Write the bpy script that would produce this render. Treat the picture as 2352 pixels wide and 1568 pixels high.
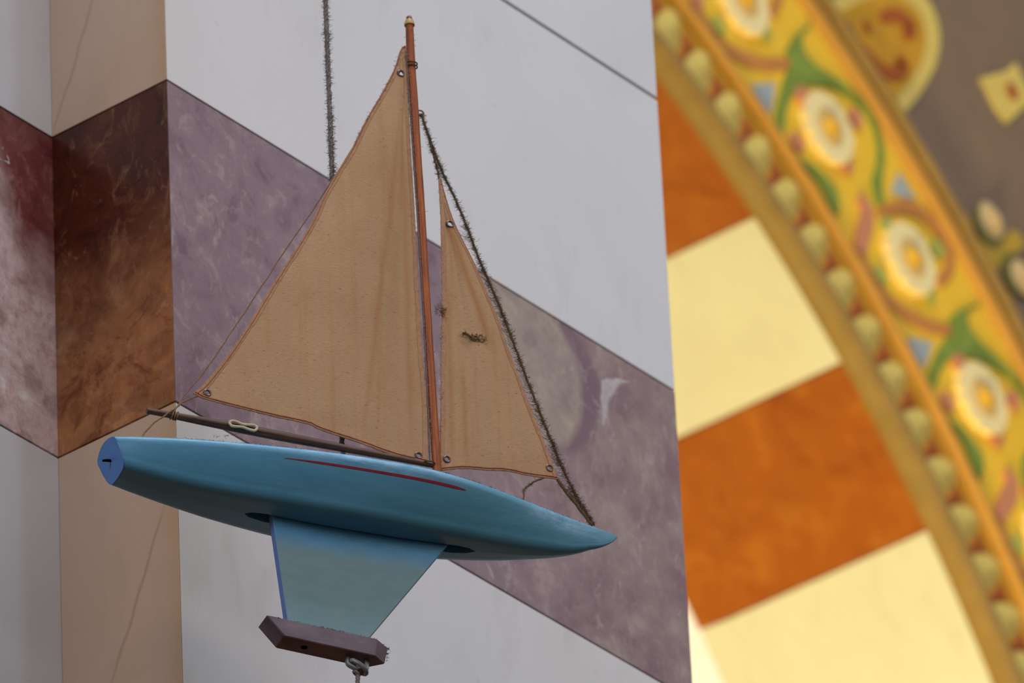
import bpy, bmesh, math, random
from mathutils import Vector, Matrix, noise as mnoise

for o in list(bpy.data.objects):
    bpy.data.objects.remove(o)
scene = bpy.context.scene
COL = scene.collection
R = math.radians
random.seed(7)

# ------------------------------------------------------------------ camera
# world: X runs along the pier face (away to the right), Y into the wall, Z up, floor at 0
EYE = Vector((0, 0, 1.6))
cam = bpy.data.cameras.new('camera')
cam.sensor_width = 36.0
cam.lens = 36.0 * 21370.0 / 2352.0            # long telephoto
cam.clip_start, cam.clip_end = 0.1, 200
cam.dof.use_dof = True
cam.dof.focus_distance = 8.47
cam.dof.aperture_fstop = 9.5
cam.dof.aperture_blades = 7
cam_ob = bpy.data.objects.new('camera', cam)
COL.objects.link(cam_ob)
pitch, yaw, roll = R(31.9166), R(52.0021), R(-2.8385)
hz = Vector((math.sin(yaw), math.cos(yaw), 0)); rt = Vector((math.cos(yaw), -math.sin(yaw), 0)); zz = Vector((0, 0, 1))
fw = math.cos(pitch) * hz + math.sin(pitch) * zz
up = math.cos(pitch) * zz - math.sin(pitch) * hz
RX = math.cos(roll) * rt + math.sin(roll) * up
UX = math.cos(roll) * up - math.sin(roll) * rt
m = Matrix((RX, UX, -fw)).transposed().to_4x4()
m.translation = EYE
cam_ob.matrix_world = m
scene.camera = cam_ob

# ------------------------------------------------------------------ light
scene.view_settings.view_transform = 'Standard'
scene.view_settings.look = 'None'
scene.view_settings.gamma = 1.0
scene.view_settings.use_curve_mapping = False
scene.view_settings.exposure = 0.0

world = bpy.data.worlds.new('church_air')
scene.world = world
world.use_nodes = True
bg = world.node_tree.nodes['Background']
bg.inputs[0].default_value = (1.0, 0.95, 0.95, 1)
bg.inputs[1].default_value = 0.27


def area(name, loc, target, sx, sy, power, color, spread=180):
    l = bpy.data.lights.new(name, 'AREA')
    l.shape = 'RECTANGLE'; l.size = sx; l.size_y = sy
    l.energy = power; l.color = color; l.spread = R(spread)
    o = bpy.data.objects.new(name, l)
    COL.objects.link(o)
    o.location = loc
    o.rotation_euler = (Vector(target) - Vector(loc)).to_track_quat('-Z', 'Y').to_euler()
    return o


BOAT = (5.65, 4.6, 6.1)
# daylight: a high window in front, a little to the right
area('window_daylight', (7.1, 0.8, 12.2), BOAT, 0.4, 0.8, 62, (0.62, 0.84, 1.0))
# the wide bright west front at the far end, level with the boat
area('west_front_daylight', (7.0, -6.0, 10.2), (5.9, 4.7, 6.2), 10.0, 6.0, 355, (1.0, 0.965, 0.985))
# daylight falling steeply from the clerestory
area('clerestory_daylight', (4.4, 2.2, 13.5), BOAT, 2.0, 1.4, 270, (0.72, 0.86, 1.0))
# daylight from an end window far along the wall on the left
area('side_window_daylight', (0.4, 4.15, 7.6), (5.4, 4.6, 6.0), 0.8, 1.8, 115, (0.36, 0.60, 1.0))
# chandelier glow from the nave, low on the left
area('chandelier_glow', (-0.4, 1.2, 8.0), BOAT, 3.4, 2.6, 100, (1.0, 0.65, 0.34))
# warm lamps beyond the pier
area('arch_lamp', (7.0, 5.4, 4.2), (8.9, 6.6, 6.7), 0.5, 0.5, 75, (1.0, 0.82, 0.32), 95)
area('aisle_lamp', (9.5, 7.3, 6.0), (11.5, 8.6, 9.85), 0.5, 0.5, 170, (1.0, 0.86, 0.56), 90)


# ------------------------------------------------------------------ materials
def lin(r, g, b):
    f = lambda c: (c / 255 / 12.92) if c / 255 <= 0.04045 else ((c / 255 + 0.055) / 1.055) ** 2.4
    return (f(r), f(g), f(b), 1.0)


class NT:
    def __init__(self, name, rough=0.5, spec=0.5):
        self.m = bpy.data.materials.new(name)
        self.m.use_nodes = True
        self.t = self.m.node_tree
        self.n = self.t.nodes
        self.b = self.n['Principled BSDF']
        self.b.inputs['Roughness'].default_value = rough
        self.b.inputs['Specular IOR Level'].default_value = spec
        self.tc = self.n.new('ShaderNodeTexCoord')

    def link(self, a, b):
        self.t.links.new(a, b)

    def setin(self, sock, v):
        if hasattr(v, 'is_output') or isinstance(v, bpy.types.NodeSocket):
            self.link(v, sock)
        else:
            sock.default_value = v

    def coord(self, scale=(1, 1, 1), loc=(0, 0, 0), rot=(0, 0, 0)):
        mp = self.n.new('ShaderNodeMapping')
        self.link(self.tc.outputs['Object'], mp.inputs[0])
        mp.inputs['Location'].default_value = loc
        mp.inputs['Rotation'].default_value = rot
        mp.inputs['Scale'].default_value = scale
        return mp.outputs[0]

    def noise(self, vec, scale, detail=4, rough=0.55, dist=0.0):
        x = self.n.new('ShaderNodeTexNoise')
        self.link(vec, x.inputs['Vector'])
        x.inputs['Scale'].default_value = scale
        x.inputs['Detail'].default_value = detail
        x.inputs['Roughness'].default_value = rough
        x.inputs['Distortion'].default_value = dist
        return x.outputs['Fac']

    def voro(self, vec, scale, feature='F1', out='Distance', rnd=1.0):
        x = self.n.new('ShaderNodeTexVoronoi')
        x.feature = feature
        self.link(vec, x.inputs['Vector'])
        x.inputs['Scale'].default_value = scale
        x.inputs['Randomness'].default_value = rnd
        return x.outputs[out]

    def warp(self, vec, scale, amount, detail=3):
        x = self.n.new('ShaderNodeTexNoise')
        self.link(vec, x.inputs['Vector'])
        x.inputs['Scale'].default_value = scale
        x.inputs['Detail'].default_value = detail
        s = self.n.new('ShaderNodeVectorMath'); s.operation = 'SUBTRACT'
        self.link(x.outputs['Color'], s.inputs[0]); s.inputs[1].default_value = (0.5, 0.5, 0.5)
        k = self.n.new('ShaderNodeVectorMath'); k.operation = 'SCALE'
        self.link(s.outputs[0], k.inputs[0]); k.inputs['Scale'].default_value = amount
        a = self.n.new('ShaderNodeVectorMath'); a.operation = 'ADD'
        self.link(vec, a.inputs[0]); self.link(k.outputs[0], a.inputs[1])
        return a.outputs[0]

    def ramp(self, fac, stops, interp='LINEAR'):
        x = self.n.new('ShaderNodeValToRGB')
        x.color_ramp.interpolation = interp
        e = x.color_ramp.elements
        while len(e) < len(stops):
            e.new(0.5)
        for el, (p, c) in zip(e, stops):
            el.position = p
            el.color = c if len(c) == 4 else (c[0], c[1], c[2], 1)
        self.link(fac, x.inputs[0])
        return x.outputs[0]

    def math(self, op, a, b=0.0, clamp=False):
        x = self.n.new('ShaderNodeMath'); x.operation = op; x.use_clamp = clamp
        self.setin(x.inputs[0], a); self.setin(x.inputs[1], b)
        return x.outputs[0]

    def mix(self, fac, a, b, mode='MIX'):
        x = self.n.new('ShaderNodeMix'); x.data_type = 'RGBA'; x.blend_type = mode
        self.setin(x.inputs['Factor'], fac)
        self.setin(x.inputs['A'], a); self.setin(x.inputs['B'], b)
        return x.outputs['Result']

    def sep(self, vec):
        x = self.n.new('ShaderNodeSeparateXYZ'); self.link(vec, x.inputs[0])
        return x.outputs

    def band(self, fac, centre, width):
        """1 where |fac-centre| is small, falling to 0 at width"""
        d = self.math('ABSOLUTE', self.math('SUBTRACT', fac, centre))
        return self.math('SUBTRACT', 1.0, self.math('DIVIDE', d, width), clamp=True)

    def bump(self, h, strength=0.3, dist=0.001):
        x = self.n.new('ShaderNodeBump')
        x.inputs['Strength'].default_value = strength
        x.inputs['Distance'].default_value = dist
        self.link(h, x.inputs['Height'])
        self.link(x.outputs[0], self.b.inputs['Normal'])

    def color(self, c):
        self.setin(self.b.inputs['Base Color'], c)
        return self.m


BLK = (0, 0, 0, 1); WHT = (1, 1, 1, 1)


def white_marble(name, base, cloud, vein, seed=0.0, vein_amt=0.35, spots=0.25, lines=(), edge=None):
    k = NT(name, 0.32, 0.4)
    v = k.coord((1, 1, 1), (seed, seed * 1.7, seed * 0.6))
    c = k.mix(k.ramp(k.noise(v, 6, 5, 0.6, 0.5), [(0.35, BLK), (0.7, WHT)]), base, cloud)
    d = k.coord((1.0, 1.0, 0.28), (seed, 0, seed), (0, R(-35), 0))
    st = k.ramp(k.noise(d, 16, 6, 0.62, 0.4), [(0.56, BLK), (0.80, WHT)])
    c = k.mix(k.math('MULTIPLY', st, vein_amt), c, vein)
    sp = k.ramp(k.noise(v, 46, 3, 0.6), [(0.68, BLK), (0.80, WHT)])
    c = k.mix(k.math('MULTIPLY', sp, spots), c, vein)
    q = k.warp(k.coord(), 9, 0.022, 4)
    X, Y, Z = k.sep(q)
    for (ax, y0, z0, y1, z1, wd, amt) in lines:          # single veins crossing the slab
        A = X if ax == 'x' else Y
        l_ = math.hypot(y1 - y0, z1 - z0)
        dist = k.math('ABSOLUTE', k.math('SUBTRACT', k.math('MULTIPLY', k.math('SUBTRACT', A, y0), (z1 - z0) / l_),
                                         k.math('MULTIPLY', k.math('SUBTRACT', Z, z0), (y1 - y0) / l_)))
        ln = k.math('SUBTRACT', 1.0, k.math('DIVIDE', dist, wd), clamp=True)
        zin = k.band(Z, (z0 + z1) / 2, abs(z1 - z0) * 0.75)
        ln = k.math('MULTIPLY', ln, k.math('MULTIPLY', zin, 2.0, clamp=True))
        c = k.mix(k.math('MULTIPLY', ln, amt), c, vein)
    if edge:                                             # ochre tint painting light that glows through the marble arris
        ys = k.sep(k.coord())[1]
        m_ = k.math('SUBTRACT', 1.0, k.math('DIVIDE', k.math('ADD', ys, k.math('MULTIPLY', k.noise(v, 12, 3), 0.010)), 0.030), clamp=True)
        c = k.mix(k.math('MULTIPLY', m_, 0.65), c, edge)
    return k.color(c)


def stone(name, dark, mid, pale, fleck, seed=0.0, ang=30, fleck_amt=0.6, clast=None, clast_amt=0.6, second=None, extra=None, white=0.0, scale=1.0):
    """mottled broken marble; second = (z level, softness, tilt, dark, mid, pale) for the other half of the slab"""
    k = NT(name, 0.3, 0.4)
    v = k.coord((scale,) * 3, (seed, seed * 0.7, seed * 1.3))
    w = k.warp(v, 10, 0.07, 5)
    n1 = k.noise(w, 17, 9, 0.72, 0.6)

    def tri(d_, m_, p_):
        return k.ramp(n1, [(0.36, d_), (0.47, m_), (0.53, m_), (0.65, p_)])
    c = tri(dark, mid, pale)
    if second:
        X, Y, Z = k.sep(k.warp(k.coord(), 8, 0.16, 5))
        zz_ = k.math('ADD', Z, k.math('MULTIPLY', k.math('ADD', X, Y), second[2]))
        t_ = k.math('DIVIDE', k.math('SUBTRACT', zz_, second[0] - second[1]), 2 * second[1], clamp=True)
        c = k.mix(t_, tri(*second[3:]), c)
    if extra:
        c = extra(k, c, v)
    if clast:
        vo = k.warp(v, 26, 0.03, 4)
        f = k.voro(vo, 24, 'F1', 'Distance')
        g = k.sep(k.voro(vo, 24, 'F1', 'Color'))[0]
        m_ = k.math('MULTIPLY', k.ramp(f, [(0.34, WHT), (0.46, BLK)]), k.ramp(g, [(0.62, BLK), (0.66, WHT)]))
        c = k.mix(k.math('MULTIPLY', m_, clast_amt), c, clast)
    sv = k.warp(k.coord((scale, scale, scale * 0.50), (seed, 1, seed), (R(ang), R(ang), 0)), 24, 0.05, 5)
    f1 = k.ramp(k.noise(sv, 42, 6, 0.66, 0.8), [(0.56, BLK), (0.68, WHT)])
    sv2 = k.warp(k.coord((scale, scale, scale * 0.60), (seed + 5, 2, seed), (R(ang), R(-ang * 0.7), R(50))), 24, 0.05, 5)
    f2 = k.ramp(k.noise(sv2, 74, 5, 0.66, 0.6), [(0.60, BLK), (0.70, WHT)])
    c = k.mix(k.math('MULTIPLY', k.math('MAXIMUM', f1, f2), fleck_amt), c, fleck)
    if white:
        wv = k.ramp(k.noise(k.warp(v, 18, 0.05, 4), 20, 4, 0.6, 0.8), [(0.66, BLK), (0.70, WHT)])
        c = k.mix(k.math('MULTIPLY', wv, white), c, (0.62, 0.58, 0.58, 1))
    fn = k.noise(v, 95, 5, 0.75)
    c = k.mix(k.ramp(fn, [(0.35, (0.35, 0.35, 0.35, 1)), (0.65, BLK)]), c, dark)
    return k.color(c)


def beige_fragment(k, c, v):
    # large beige fragment, a dark seam round it and a white crystal wedge; browner stone towards the right
    Xb, Yb, Zb = k.sep(k.warp(k.coord(), 8, 0.25, 4))
    br = k.math('MULTIPLY', k.math('DIVIDE', k.math('SUBTRACT', Xb, 0.40), 0.25, clamp=True), 0.55)
    c = k.mix(br, c, k.ramp(k.noise(v, 14, 6, 0.65), [(0.35, lin(138, 108, 106)), (0.5, lin(166, 142, 130)), (0.68, lin(190, 172, 152))]))
    q = k.warp(k.coord(), 14, 0.032, 3)
    X, Y, Z = k.sep(q)

    def ell(cx, cz, rx, rz, ang, soft):
        ca, sa = math.cos(R(ang)), math.sin(R(ang))
        dx = k.math('SUBTRACT', X, cx); dz = k.math('SUBTRACT', Z, cz)
        a = k.math('DIVIDE', k.math('ADD', k.math('MULTIPLY', dx, ca), k.math('MULTIPLY', dz, sa)), rx)
        b = k.math('DIVIDE', k.math('SUBTRACT', k.math('MULTIPLY', dz, ca), k.math('MULTIPLY', dx, sa)), rz)
        r = k.math('ADD', k.math('MULTIPLY', a, a), k.math('MULTIPLY', b, b))
        return k.math('DIVIDE', k.math('SUBTRACT', 1.0, r), soft, clamp=True)
    rim = ell(0.552, -0.062, 0.112, 0.098, -35, 0.22)
    c = k.mix(k.math('MULTIPLY', rim, 0.8), c, lin(124, 96, 110))
    body = ell(0.528, -0.070, 0.106, 0.098, -35, 0.22)
    beige = k.ramp(k.noise(q, 14, 5, 0.6), [(0.35, lin(160, 142, 138)), (0.65, lin(184, 169, 150))])
    c = k.mix(body, c, beige)
    # concave white wedge: s along its top edge, t down its left edge
    dx = k.math('SUBTRACT', X, 0.650); dz = k.math('SUBTRACT', Z, -0.046)
    e1 = (0.078, 0.033); e2 = (0.011, -0.060)
    det = e1[0] * e2[1] - e1[1] * e2[0]
    s_ = k.math('ADD', k.math('MULTIPLY', dx, e2[1] / det), k.math('MULTIPLY', dz, -e2[0] / det))
    t_ = k.math('ADD', k.math('MULTIPLY', dx, -e1[1] / det), k.math('MULTIPLY', dz, e1[0] / det))
    inside = k.math('MULTIPLY', k.math('MULTIPLY', s_, 30.0, clamp=True), k.math('MULTIPLY', t_, 20.0, clamp=True))
    rr = k.math('ADD', k.math('POWER', k.math('MAXIMUM', s_, 0.0), 0.62), k.math('POWER', k.math('MAXIMUM', t_, 0.0), 0.62))
    ww = k.math('MULTIPLY', inside, k.math('MULTIPLY', k.math('SUBTRACT', 1.0, rr), 9.0, clamp=True))
    return k.mix(k.math('MULTIPLY', ww, 0.85), c, (0.62, 0.58, 0.58, 1))


def plain(name, c, rough=0.5, var=0.15, scale=60, spec=0.4, metal=0.0, bump=0.0, stretch=(1, 1, 1), darkc=None):
    k = NT(name, rough, spec)
    k.b.inputs['Metallic'].default_value = metal
    v = k.coord(stretch)
    d = darkc or tuple(q * (1 - var) for q in c[:3]) + (1,)
    n = k.noise(v, scale, 5, 0.6)
    if bump:
        k.bump(n, bump, 0.002)
    return k.color(k.mix(k.ramp(n, [(0.3, BLK), (0.7, WHT)]), d, c))


M = {}
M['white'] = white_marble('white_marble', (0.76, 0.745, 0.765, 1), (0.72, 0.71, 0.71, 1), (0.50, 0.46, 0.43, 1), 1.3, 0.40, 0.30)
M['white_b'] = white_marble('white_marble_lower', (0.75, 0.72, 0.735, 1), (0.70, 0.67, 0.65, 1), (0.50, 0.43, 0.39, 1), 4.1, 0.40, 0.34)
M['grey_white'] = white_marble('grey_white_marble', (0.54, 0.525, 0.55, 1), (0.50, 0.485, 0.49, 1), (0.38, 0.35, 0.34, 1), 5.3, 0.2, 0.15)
M['cream'] = white_marble('cream_marble', (0.66, 0.55, 0.48, 1), (0.63, 0.51, 0.42, 1), (0.36, 0.28, 0.22, 1), 2.2, 0.20, 0.22,
                          [('y', 0.090, 0.134, 0.147, 0.008, 0.0030, 0.5), ('y', 0.021, -0.475, 0.085, -0.631, 0.0030, 0.6)], (0.60, 0.42, 0.22, 1))
M['mauve'] = stone('mauve_breccia', lin(128, 101, 114), lin(150, 127, 137), lin(180, 160, 158), lin(192, 174, 168), 0.4, 35, 0.62,
                   lin(118, 90, 104), 0.25, None, beige_fragment, 0.35)
M['rosso'] = stone('red_breccia', lin(50, 18, 12), lin(86, 36, 20), lin(126, 76, 46), lin(168, 130, 100), 3.7, 40, 0.5, lin(70, 22, 16), 0.28,
                   (-0.19, 0.08, 0.3, lin(134, 72, 42), lin(186, 130, 86), lin(208, 166, 126)))
M['wine'] = stone('wine_breccia', lin(84, 32, 32), lin(112, 54, 54), lin(142, 92, 84), lin(170, 140, 132), 6.2, 25, 0.35, lin(80, 28, 30), 0.3,
                  (-0.165, 0.05, 1.2, lin(170, 138, 134), lin(202, 178, 174), lin(222, 212, 208)), None, 0.75)
M['mortar'] = plain('dark_mortar', lin(92, 82, 82), 0.9, 0.4, 80, 0.1)
M['floor'] = plain('floor_stone', lin(84, 68, 58), 0.5, 0.3, 4)
M['orange_stone'] = stone('orange_marble', lin(148, 74, 18), lin(168, 92, 26), lin(186, 112, 36), lin(196, 128, 46), 9.1, 30, 0.4, None, 0, None, None, 0.0, 0.5)
M['cream_stone'] = white_marble('cream_voussoir_marble', (0.78, 0.75, 0.66, 1), (0.74, 0.70, 0.60, 1), (0.50, 0.44, 0.33, 1), 7.7, 0.35, 0.1)
M['far_cream'] = white_marble('far_cream_plaster', (0.82, 0.80, 0.74, 1), (0.80, 0.78, 0.70, 1), (0.6, 0.55, 0.45, 1), 3.3, 0.1, 0.1)
M['greige'] = plain('greige_plaster', lin(140, 116, 94), 0.85, 0.14, 9, 0.2)
M['gold'] = plain('gold_yellow_paint', lin(252, 200, 54), 0.6, 0.12, 20, 0.3)
M['palegold'] = plain('pale_gold_paint', lin(236, 204, 104), 0.6, 0.14, 28, 0.3)
M['ochre'] = plain('ochre_paint', lin(220, 158, 36), 0.6, 0.2, 30, 0.3)
M['tan'] = plain('tan_moulding_paint', lin(158, 124, 66), 0.55, 0.2, 25, 0.3)
M['amber'] = plain('amber_moulding_paint', lin(206, 148, 62), 0.55, 0.15, 25, 0.3)
M['ivory'] = plain('ivory_paint', lin(255, 232, 168), 0.6, 0.06, 60, 0.3)
M['leafgreen'] = plain('leaf_green_paint', lin(138, 158, 62), 0.6, 0.3, 30, 0.3)
M['palegreen'] = plain('pale_green_paint', lin(180, 180, 84), 0.6, 0.1, 30, 0.3)
M['salmon'] = plain('salmon_paint', lin(214, 138, 100), 0.6, 0.12, 30, 0.3)
M['terracotta'] = plain('terracotta_paint', lin(208, 136, 66), 0.6, 0.12, 30, 0.3)
M['bluegrey'] = plain('blue_grey_paint', lin(176, 182, 180), 0.6, 0.15, 30, 0.3)
M['eye_halo'] = plain('pale_ochre_paint', lin(226, 186, 112), 0.6, 0.1, 40, 0.3)
M['eye_gold'] = plain('egg_yellow_paint', lin(246, 186, 44), 0.6, 0.1, 40, 0.3)
M['rust'] = plain('rust_red_paint', lin(184, 92, 34), 0.6, 0.2, 40, 0.3)
M['plum'] = plain('plum_brown_paint', lin(130, 84, 70), 0.6, 0.2, 40, 0.3)
M['mustard'] = plain('mustard_paint', lin(200, 160, 52), 0.6, 0.15, 30, 0.3)
M['bulb'] = plain('peach_ivory_paint', lin(228, 190, 128), 0.6, 0.1, 40, 0.3)
M['olive'] = plain('olive_paint', lin(124, 116, 52), 0.6, 0.2, 40, 0.3)

# boat paints and cloth
k = NT('hull_blue_paint', 0.40, 0.4)
v = k.coord((3, 14, 14))
n1 = k.noise(v, 5, 6, 0.65); n2 = k.noise(k.coord((1, 1, 1)), 130, 4, 0.7)
c = k.ramp(n1, [(0.3, (0.072, 0.250, 0.370, 1)), (0.7, (0.100, 0.310, 0.435, 1))])
c = k.mix(k.math('MULTIPLY', k.ramp(n2, [(0.60, BLK), (0.78, WHT)]), 0.12), c, (0.22, 0.27, 0.28, 1))
k.bump(k.noise(k.coord((2, 10, 10)), 26, 4, 0.6), 0.12, 0.0015)
X, Y, Z = k.sep(k.coord())
wn = k.ramp(k.noise(k.coord((1.6, 6, 6)), 22, 6, 0.7), [(0.36, BLK), (0.66, WHT)])
for cx_, wx_, cz_, wz_, am in ((0.245, 0.100, -0.001, 0.013, 0.75), (0.440, 0.055, -0.005, 0.011, 0.65), (0.12, 0.12, 0.001, 0.008, 0.35)):   # rubbed, faded paint; the patch at the bow paints in a highlight
    mk = k.math('MULTIPLY', k.band(X, cx_, wx_), k.band(Z, cz_, wz_))
    mk = k.math('MULTIPLY', k.math('MULTIPLY', mk, 1.8, clamp=True), wn)
    c = k.mix(k.math('MULTIPLY', mk, am), c, (0.34, 0.56, 0.78, 1))
M['hull'] = k.color(c)
M['transom'] = plain('transom_light_blue_paint', (0.095, 0.24, 0.50, 1), 0.45, 0.15, 40)
k = NT('fin_teal_paint', 0.5, 0.35)
Z = k.sep(k.coord())[2]
n1 = k.noise(k.coord((8, 1, 20)), 5, 6, 0.65)
lo = k.ramp(n1, [(0.3, (0.115, 0.215, 0.235, 1)), (0.7, (0.155, 0.25, 0.26, 1))])
hi = k.ramp(n1, [(0.3, (0.05, 0.21, 0.38, 1)), (0.7, (0.08, 0.26, 0.41, 1))])
edge = k.math('ADD', Z, k.math('MULTIPLY', n1, 0.02))
t = k.math('DIVIDE', k.math('ADD', edge, 0.066), 0.016, clamp=True)
M['fin'] = k.color(k.mix(t, lo, hi))
M['fin_edge'] = plain('fin_edge_blue_paint', (0.12, 0.20, 0.42, 1), 0.5, 0.15, 60)
M['stripe'] = plain('red_stripe_paint', lin(150, 34, 52), 0.45, 0.25, 120)
k = NT('varnished_wood', 0.42, 0.35)
n1 = k.noise(k.coord((60, 60, 4)), 5, 5, 0.6, 0.4)
M['mast'] = k.color(k.ramp(n1, [(0.25, lin(92, 38, 6)), (0.6, lin(160, 78, 14)), (0.8, lin(176, 96, 24))]))
M['cap'] = plain('brass_yellow_band', lin(186, 150, 84), 0.4, 0.2, 100)
M['captop'] = plain('mast_button_wood', lin(120, 62, 50), 0.4, 0.2, 100)
k = NT('dark_boom_wood', 0.4, 0.45)
n1 = k.noise(k.coord((5, 60, 60)), 6, 5, 0.65, 0.5)
M['boom'] = k.color(k.ramp(n1, [(0.3, lin(48, 24, 10)), (0.6, lin(86, 48, 22)), (0.8, lin(134, 92, 48))]))


def cloth(name, seed, streaks=()):
    k = NT(name, 0.9, 0.1)
    base = k.ramp(k.noise(k.coord((1, 1, 1), (seed, 0, 0)), 9, 5, 0.6), [(0.3, lin(168, 132, 97)), (0.7, lin(184, 150, 112))])
    # long vertical stains from rain and rust
    st = k.noise(k.coord((34, 1, 1.2), (seed, 0, seed)), 2.4, 4, 0.55, 0.2)
    base = k.mix(k.math('MULTIPLY', k.ramp(st, [(0.54, BLK), (0.74, WHT)]), 0.38), base, lin(166, 104, 52))
    wv = k.noise(k.coord((70, 1, 420), (seed, 0, 0), (0, R(-14), 0)), 2.4, 5, 0.72)
    base = k.mix(k.math('MULTIPLY', k.ramp(wv, [(0.38, WHT), (0.62, BLK)]), 0.34), base, lin(134, 96, 62))
    # lint specks
    lt = k.noise(k.coord((120, 1, 330), (seed * 3, 0, 1), (0, R(-16), 0)), 1.6, 3, 0.6)
    base = k.mix(k.math('MULTIPLY', k.ramp(lt, [(0.62, BLK), (0.70, WHT)]), 0.6), base, lin(96, 70, 46))
    X, Y, Z = k.sep(k.warp(k.coord(), 14, 0.006, 3))
    for x0, z0, slope, wd, za, zb_, am in streaks:       # narrow brown streaks down the cloth
        ctr_ = k.math('ADD', k.math('MULTIPLY', k.math('SUBTRACT', Z, z0), slope), x0)
        m_ = k.math('SUBTRACT', 1.0, k.math('DIVIDE', k.math('ABSOLUTE', k.math('SUBTRACT', X, ctr_)), wd), clamp=True)
        m_ = k.math('MULTIPLY', m_, k.math('MULTIPLY', k.band(Z, (za + zb_) / 2, (zb_ - za) / 2), 2.5, clamp=True))
        base = k.mix(k.math('MULTIPLY', m_, am), base, lin(150, 92, 46))
    k.bump(wv, 0.4, 0.0008)
    return k.color(base)


M['sail'] = cloth('tan_sailcloth', 0.3, [(0.283, 0.311, 0.138, 0.0045, 0.02, 0.44, 0.30), (0.299, 0.30, 0.012, 0.0050, 0.04, 0.46, 0.36), (0.270, 0.20, 0.05, 0.003, 0.04, 0.30, 0.18)])
M['jib'] = cloth('tan_jib_sailcloth', 2.9, [(0.3475, 0.293, -0.28, 0.0065, 0.17, 0.33, 0.6), (0.337, 0.12, 0.02, 0.005, 0.03, 0.26, 0.4), (0.350, 0.08, 0.0, 0.004, 0.04, 0.16, 0.35)])
M['hem'] = plain('sail_hem_tape', lin(172, 130, 98), 0.9, 0.25, 240, 0.1, bump=0.4)
M['stitch'] = plain('orange_thread', lin(176, 108, 78), 0.8, 0.3, 300, 0.1)
M['thread'] = plain('red_thread', lin(158, 46, 44), 0.8, 0.3, 300, 0.1)
M['metal'] = plain('bronze_eyelet', lin(104, 84, 84), 0.35, 0.5, 300, 0.5, 0.7)
M['wire'] = plain('dusty_wire', lin(122, 96, 82), 0.7, 0.5, 400, 0.3)
M['twine'] = plain('tan_twine', lin(142, 104, 72), 0.9, 0.35, 300, 0.1, bump=0.5)
M['stay'] = plain('dusty_brown_line', lin(108, 84, 58), 0.95, 0.4, 300, 0.1, bump=0.5)
M['cord'] = plain('grey_hemp_cord', lin(136, 124, 114), 0.95, 0.4, 300, 0.1, bump=0.5)
M['dust'] = plain('dust_lint', lin(112, 97, 80), 1.0, 0.3, 200, 0.0)
M['tuft'] = plain('dirt_tuft_lint', lin(112, 84, 58), 1.0, 0.3, 200, 0.0)
M['dust_pale'] = plain('pale_dust_lint', lin(176, 158, 144), 1.0, 0.3, 200, 0.0)
M['cleat'] = plain('bone_sheet_loop', lin(206, 180, 140), 0.5, 0.2, 200)
M['lead'] = plain('dark_weathered_bar', lin(112, 94, 100), 0.6, 0.55, 45, 0.4, bump=0.5, stretch=(0.6, 1, 1))
M['steel'] = plain('grey_steel_staple', lin(128, 136, 138), 0.4, 0.3, 200, 0.5, 0.4)
M['hole'] = plain('drilled_hole_dark', lin(16, 14, 14), 0.9, 0.2, 50, 0.0)


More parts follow.
